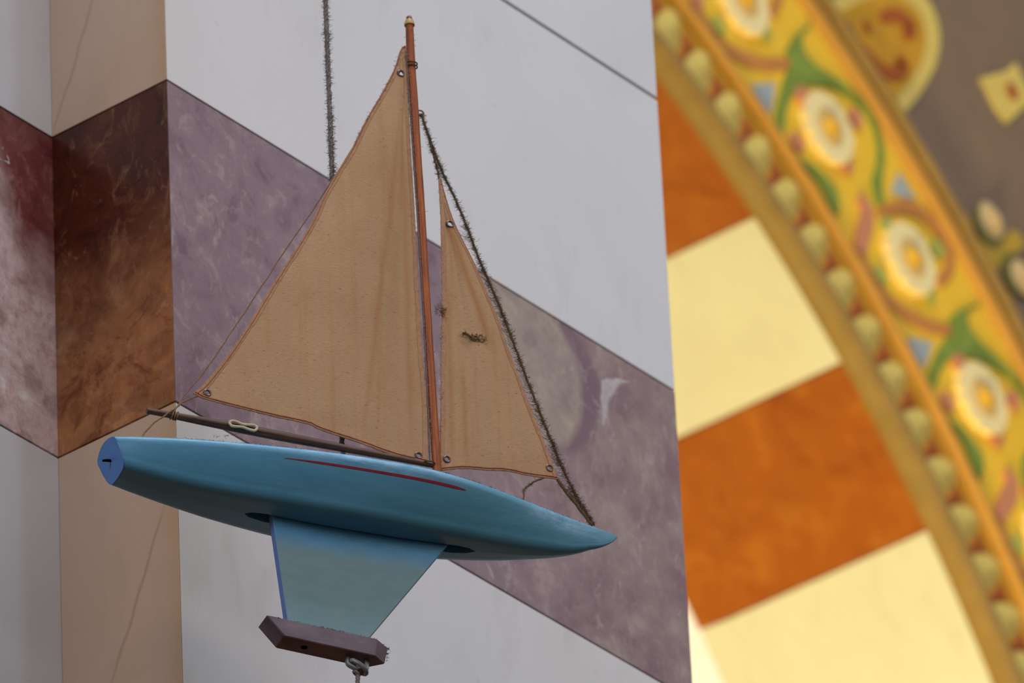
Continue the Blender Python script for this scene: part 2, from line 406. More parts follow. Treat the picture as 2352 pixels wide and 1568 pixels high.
# ------------------------------------------------------------------ mesh helpers
class MB:
    def __init__(self):
        self.v = []; self.f = []; self.mi = []

    def add(self, verts, faces, mi=0):
        o = len(self.v)
        self.v += [tuple(p) for p in verts]
        self.f += [tuple(i + o for i in f) for f in faces]
        self.mi += [mi] * len(faces)

    def box(self, a, b, mi=0):
        x0, y0, z0 = a; x1, y1, z1 = b
        self.add([(x0, y0, z0), (x1, y0, z0), (x1, y1, z0), (x0, y1, z0), (x0, y0, z1), (x1, y0, z1), (x1, y1, z1), (x0, y1, z1)],
                 [(0, 3, 2, 1), (4, 5, 6, 7), (0, 1, 5, 4), (1, 2, 6, 5), (2, 3, 7, 6), (3, 0, 4, 7)], mi)

    def tube(self, pts, r, sides=8, closed=False, mi=0):
        P = [Vector(p) for p in pts]
        n = len(P)
        rad = r if hasattr(r, '__len__') else [r] * n
        prev = None; rings = []
        for i, p in enumerate(P):
            a = P[(i - 1) % n] if (closed or i > 0) else p
            b = P[(i + 1) % n] if (closed or i < n - 1) else p
            d = (b - a).normalized()
            if prev is None:
                q = Vector((0, 1, 0)) if abs(d.y) < 0.9 else Vector((1, 0, 0))
                s = d.cross(q).normalized()
            else:
                s = (prev - d * prev.dot(d)).normalized()
            prev = s
            t_ = d.cross(s)
            rings.append([p + rad[i] * (math.cos(2 * math.pi * j / sides) * s + math.sin(2 * math.pi * j / sides) * t_) for j in range(sides)])
        vs = [q for rg in rings for q in rg]; fs = []
        seg = n if closed else n - 1
        for i in range(seg):
            for j in range(sides):
                a = i * sides + j; b = i * sides + (j + 1) % sides
                c2 = ((i + 1) % n) * sides + (j + 1) % sides; d2 = ((i + 1) % n) * sides + j
                fs.append((a, b, c2, d2))
        if not closed:
            fs.append(tuple(reversed(range(sides)))); fs.append(tuple(range((n - 1) * sides, n * sides)))
        self.add(vs, fs, mi)

    def prism(self, poly, y0, y1, mi=0):
        """outline in (x, z), thickness from y0 to y1"""
        n = len(poly)
        vs = [(x, y0, z) for x, z in poly] + [(x, y1, z) for x, z in poly]
        fs = [tuple(range(n)), tuple(reversed(range(n, 2 * n)))] + [(i, i + n, (i + 1) % n + n, (i + 1) % n) for i in range(n)]
        self.add(vs, fs, mi)

    def prism_z(self, poly, z0, z1, mi=0):
        n = len(poly)
        vs = [(x, y, z0) for x, y in poly] + [(x, y, z1) for x, y in poly]
        fs = [tuple(reversed(range(n))), tuple(range(n, 2 * n))] + [(i, (i + 1) % n, (i + 1) % n + n, i + n) for i in range(n)]
        self.add(vs, fs, mi)

    def build(self, name, mats, parent=None, smooth=False, bevel=0.0, sharp=35, loc=None):
        me = bpy.data.meshes.new(name)
        me.from_pydata(self.v, [], self.f)
        bm = bmesh.new(); bm.from_mesh(me)
        if self.mi and max(self.mi) > 0:
            for fc, k_ in zip(bm.faces, self.mi):
                fc.material_index = k_
        bmesh.ops.recalc_face_normals(bm, faces=bm.faces)
        if bevel:
            bmesh.ops.bevel(bm, geom=[e for e in bm.edges if len(e.link_faces) == 2 and e.calc_face_angle(0) > R(25)], offset=bevel,
                            segments=1, affect='EDGES', clamp_overlap=True)
        bm.to_mesh(me); bm.free()
        if smooth:
            me.polygons.foreach_set('use_smooth', [True] * len(me.polygons))
            me.set_sharp_from_angle(angle=R(sharp))
        for mt in (mats if isinstance(mats, (list, tuple)) else [mats]):
            me.materials.append(mt)
        o = bpy.data.objects.new(name, me)
        COL.objects.link(o)
        if parent is not None:
            o.parent = parent
        if loc is not None:
            o.location = loc
        return o


def empty(name, loc, rz=0.0):
    o = bpy.data.objects.new(name, None)
    o.empty_display_size = 0.05
    COL.objects.link(o)
    o.location = loc; o.rotation_euler = (0, 0, rz)
    return o


def catmull(pts, per=6):
    P = [Vector(p) for p in pts]
    out = []
    for i in range(len(P) - 1):
        p0 = P[i - 1] if i else 2 * P[0] - P[1]
        p1, p2 = P[i], P[i + 1]
        p3 = P[i + 2] if i + 2 < len(P) else 2 * P[-1] - P[-2]
        for j in range(per):
            t_ = j / per
            out.append(0.5 * ((2 * p1) + (p2 - p0) * t_ + (2 * p0 - 5 * p1 + 4 * p2 - p3) * t_ ** 2 + (3 * p1 - p0 - 3 * p2 + p3) * t_ ** 3))
    out.append(P[-1].copy())
    return out


def interp(x, xs, ys):
    if x <= xs[0]: return ys[0]
    for i in range(len(xs) - 1):
        if x <= xs[i + 1]:
            t_ = (x - xs[i]) / (xs[i + 1] - xs[i])
            return ys[i] + (ys[i + 1] - ys[i]) * t_
    return ys[-1]


# ------------------------------------------------------------------ the marble pier and recess
KX, KY, KZ = 5.64678, 4.81427, 4.93137 + 1.6       # front corner of the pier at the top of the coloured band
PW, PT = 0.7792, 0.1473                              # width of the pier face, depth of the recess
TH = 0.02                                            # slab thickness
COURSES = [-6.52, -4.60, -2.70, -0.80, -0.3612, 0.0, 0.3543, 1.70, 3.10]
GAPS = [0, .003, .003, .003, .0018, .0020, .0042, .003, .003]


def structure(o, label):
    o['kind'] = 'structure'
    o['label'] = label
    return o


def slabs(parent, poly, names_mats, origin):
    """poly: plan outline of a facing slab; one slab per course"""
    for i in range(len(COURSES) - 1):
        z0 = COURSES[i] + GAPS[i] / 2; z1 = COURSES[i + 1] - GAPS[i + 1] / 2
        nm, mt = names_mats(i)
        b = MB()
        b.prism_z([(x - origin[0], y - origin[1]) for x, y in poly], z0, z1)
        b.build(nm, mt, parent, bevel=0.0004, loc=(origin[0], origin[1], KZ))


def pick(white_up, white_low, bandm):
    def fn(i):
        if i == 4: return ('band_slab', bandm)
        if i < 3: return ('bounce_cut_slab', M['rosso'])  # unseen dark courses, added to cut light bouncing up under the hull
        return ('marble_slab', white_low if i < 4 else white_up)
    return fn


e = 0.0002
zb, zt = 0.0, KZ + 3.1
b = MB(); b.box((KX + TH, KY + TH, zb), (KX + PW - 0.002, KY + 0.60, zt))
pier = structure(b.build('wall_center', M['mortar']), 'white marble pier with a mauve breccia band')
slabs(pier, [(KX + e, KY), (KX + PW, KY), (KX + PW, KY + TH), (KX + TH + e, KY + TH)], pick(M['white'], M['white_b'], M['mauve']), (KX, KY))
slabs(pier, [(KX, KY + e), (KX + TH, KY + TH + e), (KX + TH, KY + PT - e), (KX, KY + PT - e)], pick(M['cream'], M['cream'], M['rosso']), (KX, KY))
slabs(pier, [(KX + PW + e, KY + e), (KX + PW + TH, KY + e), (KX + PW + TH, KY + 0.60), (KX + PW + e, KY + 0.60)][::1] if False else
      [(KX + PW - 0.0018, KY + TH + e), (KX + PW, KY + TH + e), (KX + PW, KY + 0.60), (KX + PW - 0.0018, KY + 0.60)], pick(M['cream'], M['cream'], M['rosso']), (KX, KY))

b = MB(); b.box((KX - 0.45, KY + PT + TH, zb), (KX + TH, KY + 0.60, zt))
rec = structure(b.build('wall_left', M['mortar']), 'white marble recess wall with a wine red band')
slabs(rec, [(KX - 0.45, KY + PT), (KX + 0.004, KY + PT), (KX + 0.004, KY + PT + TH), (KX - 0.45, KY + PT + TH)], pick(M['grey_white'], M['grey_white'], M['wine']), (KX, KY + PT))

LX = KX - 0.45                                        # unseen pier added beyond the recess to block the blue side light
b = MB(); b.box((LX - 1.0, KY - 0.09 + TH, zb), (LX - TH, KY + 0.60, zt))
lp = structure(b.build('wall_blocker', M['mortar']), 'added marble pier beyond the recess, blocking side light')
slabs(lp, [(LX - 1.0, KY - 0.09), (LX - e, KY - 0.09), (LX - TH, KY - 0.09 + TH), (LX - 1.0, KY - 0.09 + TH)], pick(M['white'], M['white_b'], M['mauve']), (LX, KY))
slabs(lp, [(LX, KY - 0.09 + e), (LX, KY + PT), (LX - TH, KY + PT), (LX - TH, KY - 0.09 + TH + e)], pick(M['cream'], M['cream'], M['rosso']), (LX, KY))

b = MB(); b.box((-60, -60, -0.2), (60, 60, 0.0))
structure(b.build('floor', M['floor']), 'warm grey stone floor')

# ------------------------------------------------------------------ the arch beyond
AX, AY, AZ = 7.5811, 6.31427, 5.41348 + 1.6
AR = 1.769
SOFFIT_DEPTH = 0.397


def arc_point(th, r, y=0.0):
    return (r * math.cos(R(th)), y, r * math.sin(R(th)))


def ring(bm_, profile, t0, t1, step=1.0):
    """sweep a (radius, y) outline round the arch"""
    n = max(2, int((t1 - t0) / step) + 1); k_ = len(profile)
    vs = []; fs = []
    for i in range(n):
        th = t0 + (t1 - t0) * i / (n - 1)
        vs += [arc_point(th, r, y) for r, y in profile]
    for i in range(n - 1):
        for j in range(k_):
            a = i * k_ + j; b_ = i * k_ + (j + 1) % k_
            fs.append((a, b_, b_ + k_, a + k_))
    fs.append(tuple(range(k_))); fs.append(tuple(reversed(range((n - 1) * k_, n * k_))))
    bm_.add(vs, fs)


# plastered wall with the round opening
b = MB()
n = 96; ro = 1.90
vs = []; fs = []
for i in range(n + 1):
    th = 180.0 * i / n
    x, _, z = arc_point(th, ro)
    ang = R(th)
    s = min(4.2 / max(abs(math.cos(ang)), 1e-6), 3.6 / max(abs(math.sin(ang)), 1e-6))
    vs += [(x, 0, z), (s * math.cos(ang), 0, s * math.sin(ang)), (x, 0.39, z), (s * math.cos(ang), 0.39, s * math.sin(ang))]
for i in range(n):
    a = 4 * i
    fs += [(a, a + 1, a + 5, a + 4), (a + 2, a + 6, a + 7, a + 3), (a, a + 4, a + 6, a + 2), (a + 1, a + 3, a + 7, a + 5)]
fs += [(0, 2, 3, 1), (4 * n, 4 * n + 1, 4 * n + 3, 4 * n + 2)]
b.add(vs, fs)
b.box((ro, 0, -AZ), (4.2, 0.39, 0)); b.box((-4.2, 0, -AZ), (-ro, 0.39, 0))
wall_r = structure(b.build('wall_right', M['greige'], loc=(AX, AY, AZ)), 'greige plaster wall around the painted arch')

b = MB(); b.box((2.0, 8.6, 0), (14, 8.8, 11))
structure(b.build('wall_back', M['far_cream']), 'cream wall far behind the arch')

# soffit of alternating orange and cream marble blocks
trim2 = structure(empty('trim_2', (AX, AY, AZ)), 'striped marble soffit of the arch')
edges = [0, 5.6, 13.6, 21.6, 29.6, 37.6, 45.95, 53.6, 61.6, 69.6, 77.6, 85.6, 93.6, 101.6, 109.6, 120, 130, 140, 150, 160, 170, 180]
for i in range(len(edges) - 1):
    t0, t1 = edges[i] + 0.03, edges[i + 1] - 0.03
    orange = (i % 2 == 1)
    # block between 37.6 and 45.95 is orange
    b = MB()
    ring(b, [(AR, 0.0), (AR + 0.12, 0.0), (AR + 0.12, SOFFIT_DEPTH), (AR, SOFFIT_DEPTH)], t0, t1, 0.8)
    b.build('soffit_block', M['orange_stone'] if orange else M['cream_stone'], trim2)

# painted border
trim1 = structure(empty('trim_1', (AX, AY, AZ)), 'gold painted arch border with daisies and scrolling leaves')
T0, T1 = 5, 120


def half_round(r0, r1, h, k_=7):
    c_ = (r0 + r1) / 2; w = (r1 - r0) / 2
    return [(c_ - w * math.cos(math.pi * i / (k_ - 1)), -0.004 - h * math.sin(math.pi * i / (k_ - 1))) for i in range(k_)] + [(r1, 0.0), (r0, 0.0)]


for nm, prof, mt in [
    ('edge_roll', half_round(1.769, 1.812, 0.030), 'tan'),
    ('bead_ground', [(1.812, -0.006), (1.906, -0.006), (1.906, 0), (1.812, 0)], 'ochre'),
    ('inner_fillet', half_round(1.906, 1.932, 0.016), 'amber'),
    ('painted_band', [(1.932, -0.008), (2.180, -0.008), (2.180, 0), (1.932, 0)], 'gold'),
    ('outer_fillet', half_round(2.180, 2.212, 0.018), 'amber'),
    ('outer_roll', half_round(2.212, 2.240, 0.024), 'tan'),
]:
    b = MB(); ring(b, prof, T0, T1, 0.8)
    b.build(nm, M[mt], trim1, smooth=True, sharp=50)

# leaf-and-dart pieces on the bead ground
leaf = MB()
n = 12; lv = [(0.0, -0.017, 0.0)]
for i in range(n):
    a = 2 * math.pi * i / n
    s_ = math.cos(a); t_ = math.sin(a)
    wd = 0.026 * (1.0 - 0.30 * t_)
    lv.append((t_ * 0.041, -0.006, s_ * wd))
lf = [(0, 1 + i, 1 + (i + 1) % n) for i in range(n)] + [tuple(reversed(range(1, n + 1)))]
leaf.add(lv, lf)
leaf_ob = leaf.build('bead_leaf', M['palegold'], trim1)
dart = MB()
dart.add([(-0.036, -0.0055, -0.008), (0.036, -0.0055, -0.017), (0.036, -0.0055, 0.017), (0.0, -0.011, 0.0)], [(0, 1, 3), (1, 2, 3), (2, 0, 3), (2, 1, 0)])
dart_ob = dart.build('bead_dart', M['rust'], trim1)
first = True
for i in range(-8, 13):
    th = 52.98 + 2.2535 * i * -1
    for src, off, rr in ((leaf_ob, 0.0, 1.864), (dart_ob, 1.127, 1.856)):
        o = src if first else src.copy()
        if not first:
            COL.objects.link(o); o.parent = trim1
        o.location = arc_point(th + off, rr)
        o.rotation_euler = (0, -R(th + off), 0)
    first = False

BF = -0.008                                            # face of the painted band


def polar_poly(pts, dth=0.0, dr=1.0):
    return [(lambda p: (p[0], p[2]))(arc_point(t_ + dth, r + dr)) for t_, r in pts]


def ribbon(bm_, pts, w, y0, y1):
    P = [Vector((p[0], 0, p[1])) for p in pts]
    P = catmull(P, 4)
    L = []; Rr = []
    for i, p in enumerate(P):
        d = (P[min(i + 1, len(P) - 1)] - P[max(i - 1, 0)]).normalized()
        s_ = Vector((-d.z, 0, d.x))
        k_ = i / (len(P) - 1)
        ww = w * (0.45 + 0.55 * math.sin(math.pi * min(1, max(0, 0.12 + 0.76 * k_))))
        L.append(p + s_ * ww); Rr.append(p - s_ * ww)
    for i in range(len(P) - 1):
        q = [L[i], L[i + 1], Rr[i + 1], Rr[i]]
        bm_.add([(a.x, y0, a.z) for a in q] + [(a.x, y1, a.z) for a in q],
                [(0, 1, 2, 3), (7, 6, 5, 4), (0, 4, 5, 1), (1, 5, 6, 2), (2, 6, 7, 3), (3, 7, 4, 0)])


GREEN1 = [(56.52, 1.169), (56.72, 1.1266), (56.79, 1.0876), (56.69, 1.069), (56.28, 1.0648), (56.21, 1.0444), (56.12, 1.0151), (55.92, 0.9872), (55.64, 0.9543), (55.25, 0.9372), (54.86, 0.9353), (55.08, 0.9579), (55.35, 0.9819), (55.49, 1.0136), (55.36, 1.0517), (54.83, 1.0939), (54.17, 1.1276), (53.59, 1.1501), (52.91, 1.1605), (52.39, 1.163), (51.77, 1.156), (51.25, 1.1396), (50.88, 1.1151), (50.6, 1.0782), (50.07, 1.0599), (49.69, 1.0599), (49.62, 1.0768), (50.09, 1.0881), (50.48, 1.1165), (50.82, 1.1432), (51.3, 1.1619), (51.87, 1.1728), (52.5, 1.1754), (53.01, 1.1746), (53.69, 1.1622), (54.43, 1.1442), (55.24, 1.1208), (55.93, 1.1119), (56.37, 1.1186), (56.54, 1.138), (56.39, 1.1676)]
GREEN2 = [(53.74, 0.9361), (53.07, 0.9592), (52.4, 0.9715), (51.64, 0.9792), (51.06, 0.9691), (50.74, 0.9459), (51.2, 0.9422), (51.79, 0.946), (52.49, 0.9486), (53.22, 0.9408)]
SALMON = [(50.6, 1.022), (50.1, 1.024), (49.75, 1.012), (49.5, 0.990), (49.25, 0.966), (48.95, 0.946)]
ARC1 = [(49.49, 1.043), (49.25, 1.0837), (48.92, 1.1199), (48.35, 1.1502), (47.62, 1.1668), (46.84, 1.1703), (46.26, 1.1612), (45.9, 1.1419), (45.77, 1.0983)]
ARC2 = [(49.67, 0.9925), (49.38, 0.9641), (48.9, 0.9463), (48.41, 0.9427), (47.75, 0.9428)]
ARC3 = [(47.7, 0.9425), (46.79, 0.9494), (46.09, 0.9653), (45.42, 0.9879), (44.77, 1.0163), (44.06, 1.0639)]
BUDA = [(48.91, 1.0464), (46.83, 1.1396), (47.7, 0.9622), (45.73, 1.0531)]
BUDB = [(55.16, 1.0389), (52.75, 1.1289), (54.16, 0.9580), (51.9, 1.0391)]
BLUE1 = [(44.99, 0.9456), (44.13, 1.0011), (43.78, 0.9718), (43.56, 0.9426), (44.17, 0.9405)]
BLUE2 = [(50.0, 1.1583), (49.15, 1.1589), (48.78, 1.1624), (49.19, 1.134), (49.69, 1.1108)]
PERIOD = 12.30


def piece(name, mt, fill):
    b_ = MB(); fill(b_)
    return b_.build(name, M[mt], trim1)


def motif(dth):
    piece('green_leaf', 'leafgreen', lambda b_: b_.prism(polar_poly(GREEN1, dth), BF - 0.004, BF))
    piece('green_leaf', 'leafgreen', lambda b_: b_.prism(polar_poly(GREEN2, dth), BF - 0.0046, BF))
    piece('salmon_stem', 'salmon', lambda b_: ribbon(b_, polar_poly(SALMON, dth), 0.014, BF - 0.0052, BF))
    for a_, h_ in ((ARC1, 0.0030), (ARC2, 0.0034), (ARC3, 0.0026)):
        piece('terracotta_scroll', 'terracotta', lambda b_: ribbon(b_, polar_poly(a_, dth), 0.012, BF - h_, BF))
    piece('blue_petal', 'bluegrey', lambda b_: b_.prism(polar_poly(BLUE1, dth), BF - 0.0022, BF))
    piece('blue_petal', 'bluegrey', lambda b_: b_.prism(polar_poly(BLUE2, dth), BF - 0.0022, BF))
    for lst, mt in ((BUDA, 'palegreen'), (BUDB, 'salmon')):
        for t_, r in lst:
            cx, _, cz = arc_point(t_ + dth, r + 1)
            piece('bud', mt, lambda b_: b_.prism([(cx + 0.015 * math.cos(a * math.pi / 5), cz + 0.015 * math.sin(a * math.pi / 5)) for a in range(10)], BF - 0.006, BF))
    for t_, r in ((53.49, 2.043), (47.34, 2.050)):
        daisy(t_ + dth, r)


def daisy(th, r):
    b_ = MB()
    n_ = 14
    pts = []
    for i in range(n_ * 6):
        a = 2 * math.pi * i / (n_ * 6)
        rr = 0.056 * (0.955 + 0.045 * math.cos(n_ * a))
        pts.append((rr * math.cos(a), rr * math.sin(a)))
    cx, _, cz = arc_point(th, r)
    b_.prism(pts, -0.012, 0.0)
    d = b_.build('daisy', M['ivory'], trim1, loc=(cx, BF, cz))
    b_ = MB()
    b_.prism([(0.029 * math.cos(a * math.pi / 10), 0.029 * math.sin(a * math.pi / 10)) for a in range(20)], -0.014, -0.0118)
    b_.build('eye_ring', M['eye_halo'], d)
    b_ = MB()
    vs_ = [(0, -0.024, 0)] + [(0.018 * math.cos(a * math.pi / 8), -0.0138, 0.018 * math.sin(a * math.pi / 8)) for a in range(16)]
    b_.add(vs_, [(0, 1 + i, 1 + (i + 1) % 16) for i in range(16)] + [tuple(reversed(range(1, 17)))])
    b_.build('eye', M['eye_gold'], d)


for k_ in (-2, -1, 0, 1):
    motif(k_ * PERIOD)

# painted motifs on the plaster wall
WF = -0.001


def wpiece(name, mt, fill, parent=None):
    b_ = MB(); fill(b_)
    return b_.build(name, M[mt], wall_r if parent is None else parent)


PALM = [(1.2247, 1.8598), (1.2698, 1.8919), (1.3119, 1.9298), (1.3744, 1.975), (1.4363, 2.0086), (1.4892, 2.009), (1.5103, 1.9951), (1.5203, 1.9785), (1.5227, 1.9553), (1.5187, 1.9276), (1.5075, 1.8964), (1.4858, 1.8588), (1.4557, 1.8145), (1.4222, 1.7729), (1.3987, 1.7468)]
CURL1 = [(1.3744, 1.908), (1.3994, 1.9253), (1.4217, 1.9342), (1.4432, 1.9348), (1.4481, 1.9258), (1.4368, 1.9117), (1.4273, 1.9134)]
CURL2 = [(1.3151, 1.8364), (1.3299, 1.831), (1.3484, 1.8246), (1.365, 1.8171), (1.3886, 1.8215), (1.4113, 1.8354), (1.4235, 1.8498), (1.4193, 1.8563), (1.4069, 1.8488)]
CURL3 = [(1.3324, 1.8746), (1.3402, 1.8756), (1.3477, 1.8736)]
PBASE = [(1.2625, 1.8656), (1.2774, 1.8616), (1.2945, 1.8602), (1.3088, 1.8503), (1.3154, 1.8394), (1.2998, 1.8374), (1.2798, 1.8473), (1.2572, 1.8503)]
STAR = [(1.7093, 1.9977), (1.7266, 1.9743), (1.7479, 1.9509), (1.7118, 1.9167), (1.6752, 1.8776), (1.6524, 1.8867), (1.6347, 1.9053), (1.6171, 1.9255), (1.6517, 1.9494), (1.6818, 1.9684)]
FLOW = [(1.5285, 1.6531), (1.5513, 1.6652), (1.5639, 1.6557), (1.5695, 1.6359), (1.6002, 1.6307), (1.6386, 1.657), (1.6664, 1.6925), (1.6859, 1.6903), (1.6919, 1.6734), (1.6608, 1.6449), (1.6303, 1.6195), (1.6155, 1.5931), (1.6253, 1.5767), (1.6518, 1.568), (1.64, 1.5514), (1.6193, 1.5586), (1.5934, 1.5717), (1.5717, 1.5868), (1.5545, 1.6066), (1.5379, 1.6323)]
pc = Vector((1.39, 1.87))
palm = wpiece('palmette', 'palegold', lambda b_: b_.prism([(x, z) for x, z in PALM], -0.004, 0.001))
wpiece('palmette_heart', 'ochre', lambda b_: b_.prism([(pc.x + (x - pc.x) * 0.74 - 0.004, pc.y + (z - pc.y) * 0.74) for x, z in PALM], -0.006, -0.003), palm)
for cl, w in ((CURL1, 0.012), (CURL2, 0.012), (CURL3, 0.010)):
    wpiece('palmette_curl', 'rust', lambda b_: ribbon(b_, cl, w, -0.008, -0.005), palm)
wpiece('palmette_base', 'plum', lambda b_: b_.prism(PBASE, -0.009, -0.003), palm)
star = wpiece('star', 'palegold', lambda b_: b_.prism(STAR, -0.004, 0.001))
wpiece('star_eye', 'rust', lambda b_: b_.prism([(1.6912 + 0.014 * math.cos(a * math.pi / 6), 1.9377 + 0.014 * math.sin(a * math.pi / 6)) for a in range(12)], -0.006, -0.003), star)
flow = wpiece('corner_flower', 'mustard', lambda b_: b_.prism(FLOW, -0.004, 0.001))
for bx_, bz_, gx, gz in ((1.6106, 1.6783, 1.603, 1.666), (1.6768, 1.613, 1.662, 1.612)):
    wpiece('flower_cup', 'olive', lambda b_: b_.prism([(gx + 0.033 * math.cos(a * math.pi / 8), gz + 0.033 * math.sin(a * math.pi / 8)) for a in range(16)], -0.006, -0.0035), flow)
    bl = MB()
    bl.add([(bx_, -0.022, bz_)] + [(bx_ + 0.030 * math.cos(a * math.pi / 8), -0.005, bz_ + 0.030 * math.sin(a * math.pi / 8)) for a in range(16)],
           [(0, 1 + i, 1 + (i + 1) % 16) for i in range(16)] + [tuple(reversed(range(1, 17)))])
    bl.build('flower_bulb', M['bulb'], flow, smooth=True)

# ------------------------------------------------------------------ the model sailing boat
# local frame: x forward from the transom, y to port, z up from deck level (metres)
HEAD = R(-28.79188)
TX = Vector((5.42469, 4.70666, 4.37298 + 1.6))
BASE = Vector((0.235, 0, -0.177))
rotm = Matrix.Rotation(HEAD, 3, 'Z')
boat = empty('model_sailboat', TX + rotm @ BASE, HEAD)
boat['label'] = 'hanging wooden model sailboat with blue hull and tan cloth sails'
boat['category'] = 'model boat'
OFF = -BASE

BXS = [0, .012, .030, .057, .097, .129, .169, .210, .251, .294, .322, .341, .365, .390, .419, .440, .464, .480, .490, .4977]
BBS = [.025, .0285, .034, .0405, .0476, .052, .057, .060, .061, .0599, .0555, .0505, .043, .035, .0255, .0185, .0108, .0062, .0032, .0003]
CXS = [0, .02, .05, .08, .12, .16, .20, .24, .28, .32, .36, .40, .43, .45, .465, .480, .490, .4977]
CYS = [.0200, .0207, .0222, .0245, .0282, .0316, .0338, .0334, .0303, .0260, .0218, .0165, .0105, .0062, .0038, .0020, .0010, .0001]
CZS = [.0253, .0293, .0337, .0368, .0400, .0425, .0436, .0437, .0434, .0424, .0401, .0360, .0316, .0275, .0230, .0165, .0100, .0015]


def smoothed(x, xs, ys, w=0.012):
    s = 0
    for k_ in range(-2, 3):
        s += interp(min(max(x + k_ * w / 2, xs[0]), xs[-1]), xs, ys)
    return s / 5


def half_section(xs, q):
    """half outline of the hull from deck edge (q=0) round the chine to the keel line (q=1): (half breadth, depth)"""
    w = min(0.03, max(0.0005, min(xs, 0.4977 - xs)))
    b_ = smoothed(xs, BXS, BBS, w); yc = smoothed(xs, CXS, CYS, w) + 0.0008 * min(1, b_ / 0.02); zc = smoothed(xs, CXS, CZS, w) * 1.025
    h_ = zc + 0.0012 * min(1, b_ / 0.02)
    ls = math.hypot(b_ - yc, zc)
    rc = min(0.009, 0.42 * ls, 0.6 * yc + 0.0004)
    ux, uz = (b_ - yc) / ls, -zc / ls                     # from the chine up the side
    s0 = (yc + ux * rc, zc + uz * rc)                    # side end of the rounded chine
    s1 = (yc - rc, zc + (h_ - zc) * rc / max(yc, 1e-6))
    rg = 0.006 * min(1.0, b_ / 0.03)                     # rounded gunwale
    gy, gz = b_ - 1.1 * rg, 0.5 * rg
    if q <= 0.12:
        ph = R(65 - 90 * q / 0.12)
        return gy + rg * math.cos(ph), gz - rg * math.sin(ph)
    if q <= 0.5:
        t_ = (q - 0.12) / 0.38
        p0 = (gy + rg * math.cos(R(-25)), gz + rg * math.sin(R(25)))
        y = p0[0] + (s0[0] - p0[0]) * t_; z = p0[1] + (s0[1] - p0[1]) * t_
        bulge = 0.05 * ls * 4 * t_ * (1 - t_) * 0.5
        return y - uz * bulge, z + ux * bulge
    if q <= 0.8:
        t_ = (q - 0.5) / 0.3
        a, b2, c_ = (1 - t_) ** 2, 2 * t_ * (1 - t_), t_ * t_
        return a * s0[0] + b2 * yc + c_ * s1[0], a * s0[1] + b2 * zc + c_ * s1[1]
    t_ = (q - 0.8) / 0.2
    return s1[0] * (1 - t_), s1[1] + (h_ - s1[1]) * t_


def hull_point(xs, th, out=0.0):
    """th 0 = starboard deck edge, 90 = keel line, 180 = port deck edge"""
    q = th / 90 if th <= 90 else (180 - th) / 90
    y, z = half_section(xs, q)
    if out:
        y2, z2 = half_section(xs, min(1, q + 0.01)); y0, z0 = half_section(xs, max(0, q - 0.01))
        dy, dz = y2 - y0, z2 - z0
        l_ = math.hypot(dy, dz) or 1.0
        y += out * dz / l_; z += out * -dy / l_
    sg = -1 if th <= 90 else 1
    x = xs + 0.010 * max(0, 1 - xs / .1) * (z / 0.025)
    return Vector((x, sg * y, -z))


def camber(b_):
    return 0.0050 * math.sqrt(max(b_, 0) / 0.025)


NS, MS, ND = 96, 60, 10
ths = [180.0 * j / MS for j in range(MS + 1)]
sect = []
for i in range(NS + 1):
    u_ = i / NS
    xs = 0.4977 * (1 - (1 - u_) ** 1.5)
    b_ = half_section(xs, 0)[0]
    pts = [hull_point(xs, t_) for t_ in ths]
    cm = camber(b_) if xs < 0.40 else camber(b_) * max(0.25, 1 - (xs - 0.40) / 0.12)
    b_, zg = half_section(xs, 0)
    for j in range(1, ND):
        y = b_ * (1 - 2 * j / ND)
        z = -zg + cm * (1 - (y / b_) ** 2)
        pts.append(Vector((xs + 0.010 * max(0, 1 - xs / .1) * (-z / 0.025), y, z)))
    sect.append(pts)
hb = MB()
k_ = len(sect[0])
vs = [p for s_ in sect for p in s_]
fs = []
for i in range(NS):
    for j in range(k_):
        a = i * k_ + j; b_ = i * k_ + (j + 1) % k_
        fs.append((a, b_, b_ + k_, a + k_))
fs.append(tuple(range(k_))); fs.append(tuple(reversed(range(NS * k_, (NS + 1) * k_))))
hb.add(vs, fs)
hull = hb.build('hull', M['hull'], boat, smooth=True, sharp=40)
# slot for the fin, cut into the bottom
cut = MB()
slot = [(0.1300, 0.0), (0.136, -0.0045), (0.150, -0.0068), (0.335, -0.0068), (0.348, -0.0045), (0.3555, 0.0), (0.348, 0.0045), (0.335, 0.0068), (0.150, 0.0068), (0.136, 0.0045)]
cut.prism_z(slot, -0.070, -0.026)
cutter = cut.build('slot_cutter', M['hull'], boat)
bpy.context.view_layer.update()
bo = hull.modifiers.new('slot', 'BOOLEAN'); bo.object = cutter; bo.operation = 'DIFFERENCE'; bo.solver = 'EXACT'
dg = bpy.context.evaluated_depsgraph_get()
nm_ = bpy.data.meshes.new_from_object(hull.evaluated_get(dg))
old = hull.data
hull.modifiers.clear(); hull.data = nm_; nm_.name = 'hull'
bpy.data.meshes.remove(old)
cm_ = cutter.data
bpy.data.objects.remove(cutter); bpy.data.meshes.remove(cm_)
nm_.set_sharp_from_angle(angle=R(40))
hull.location = OFF

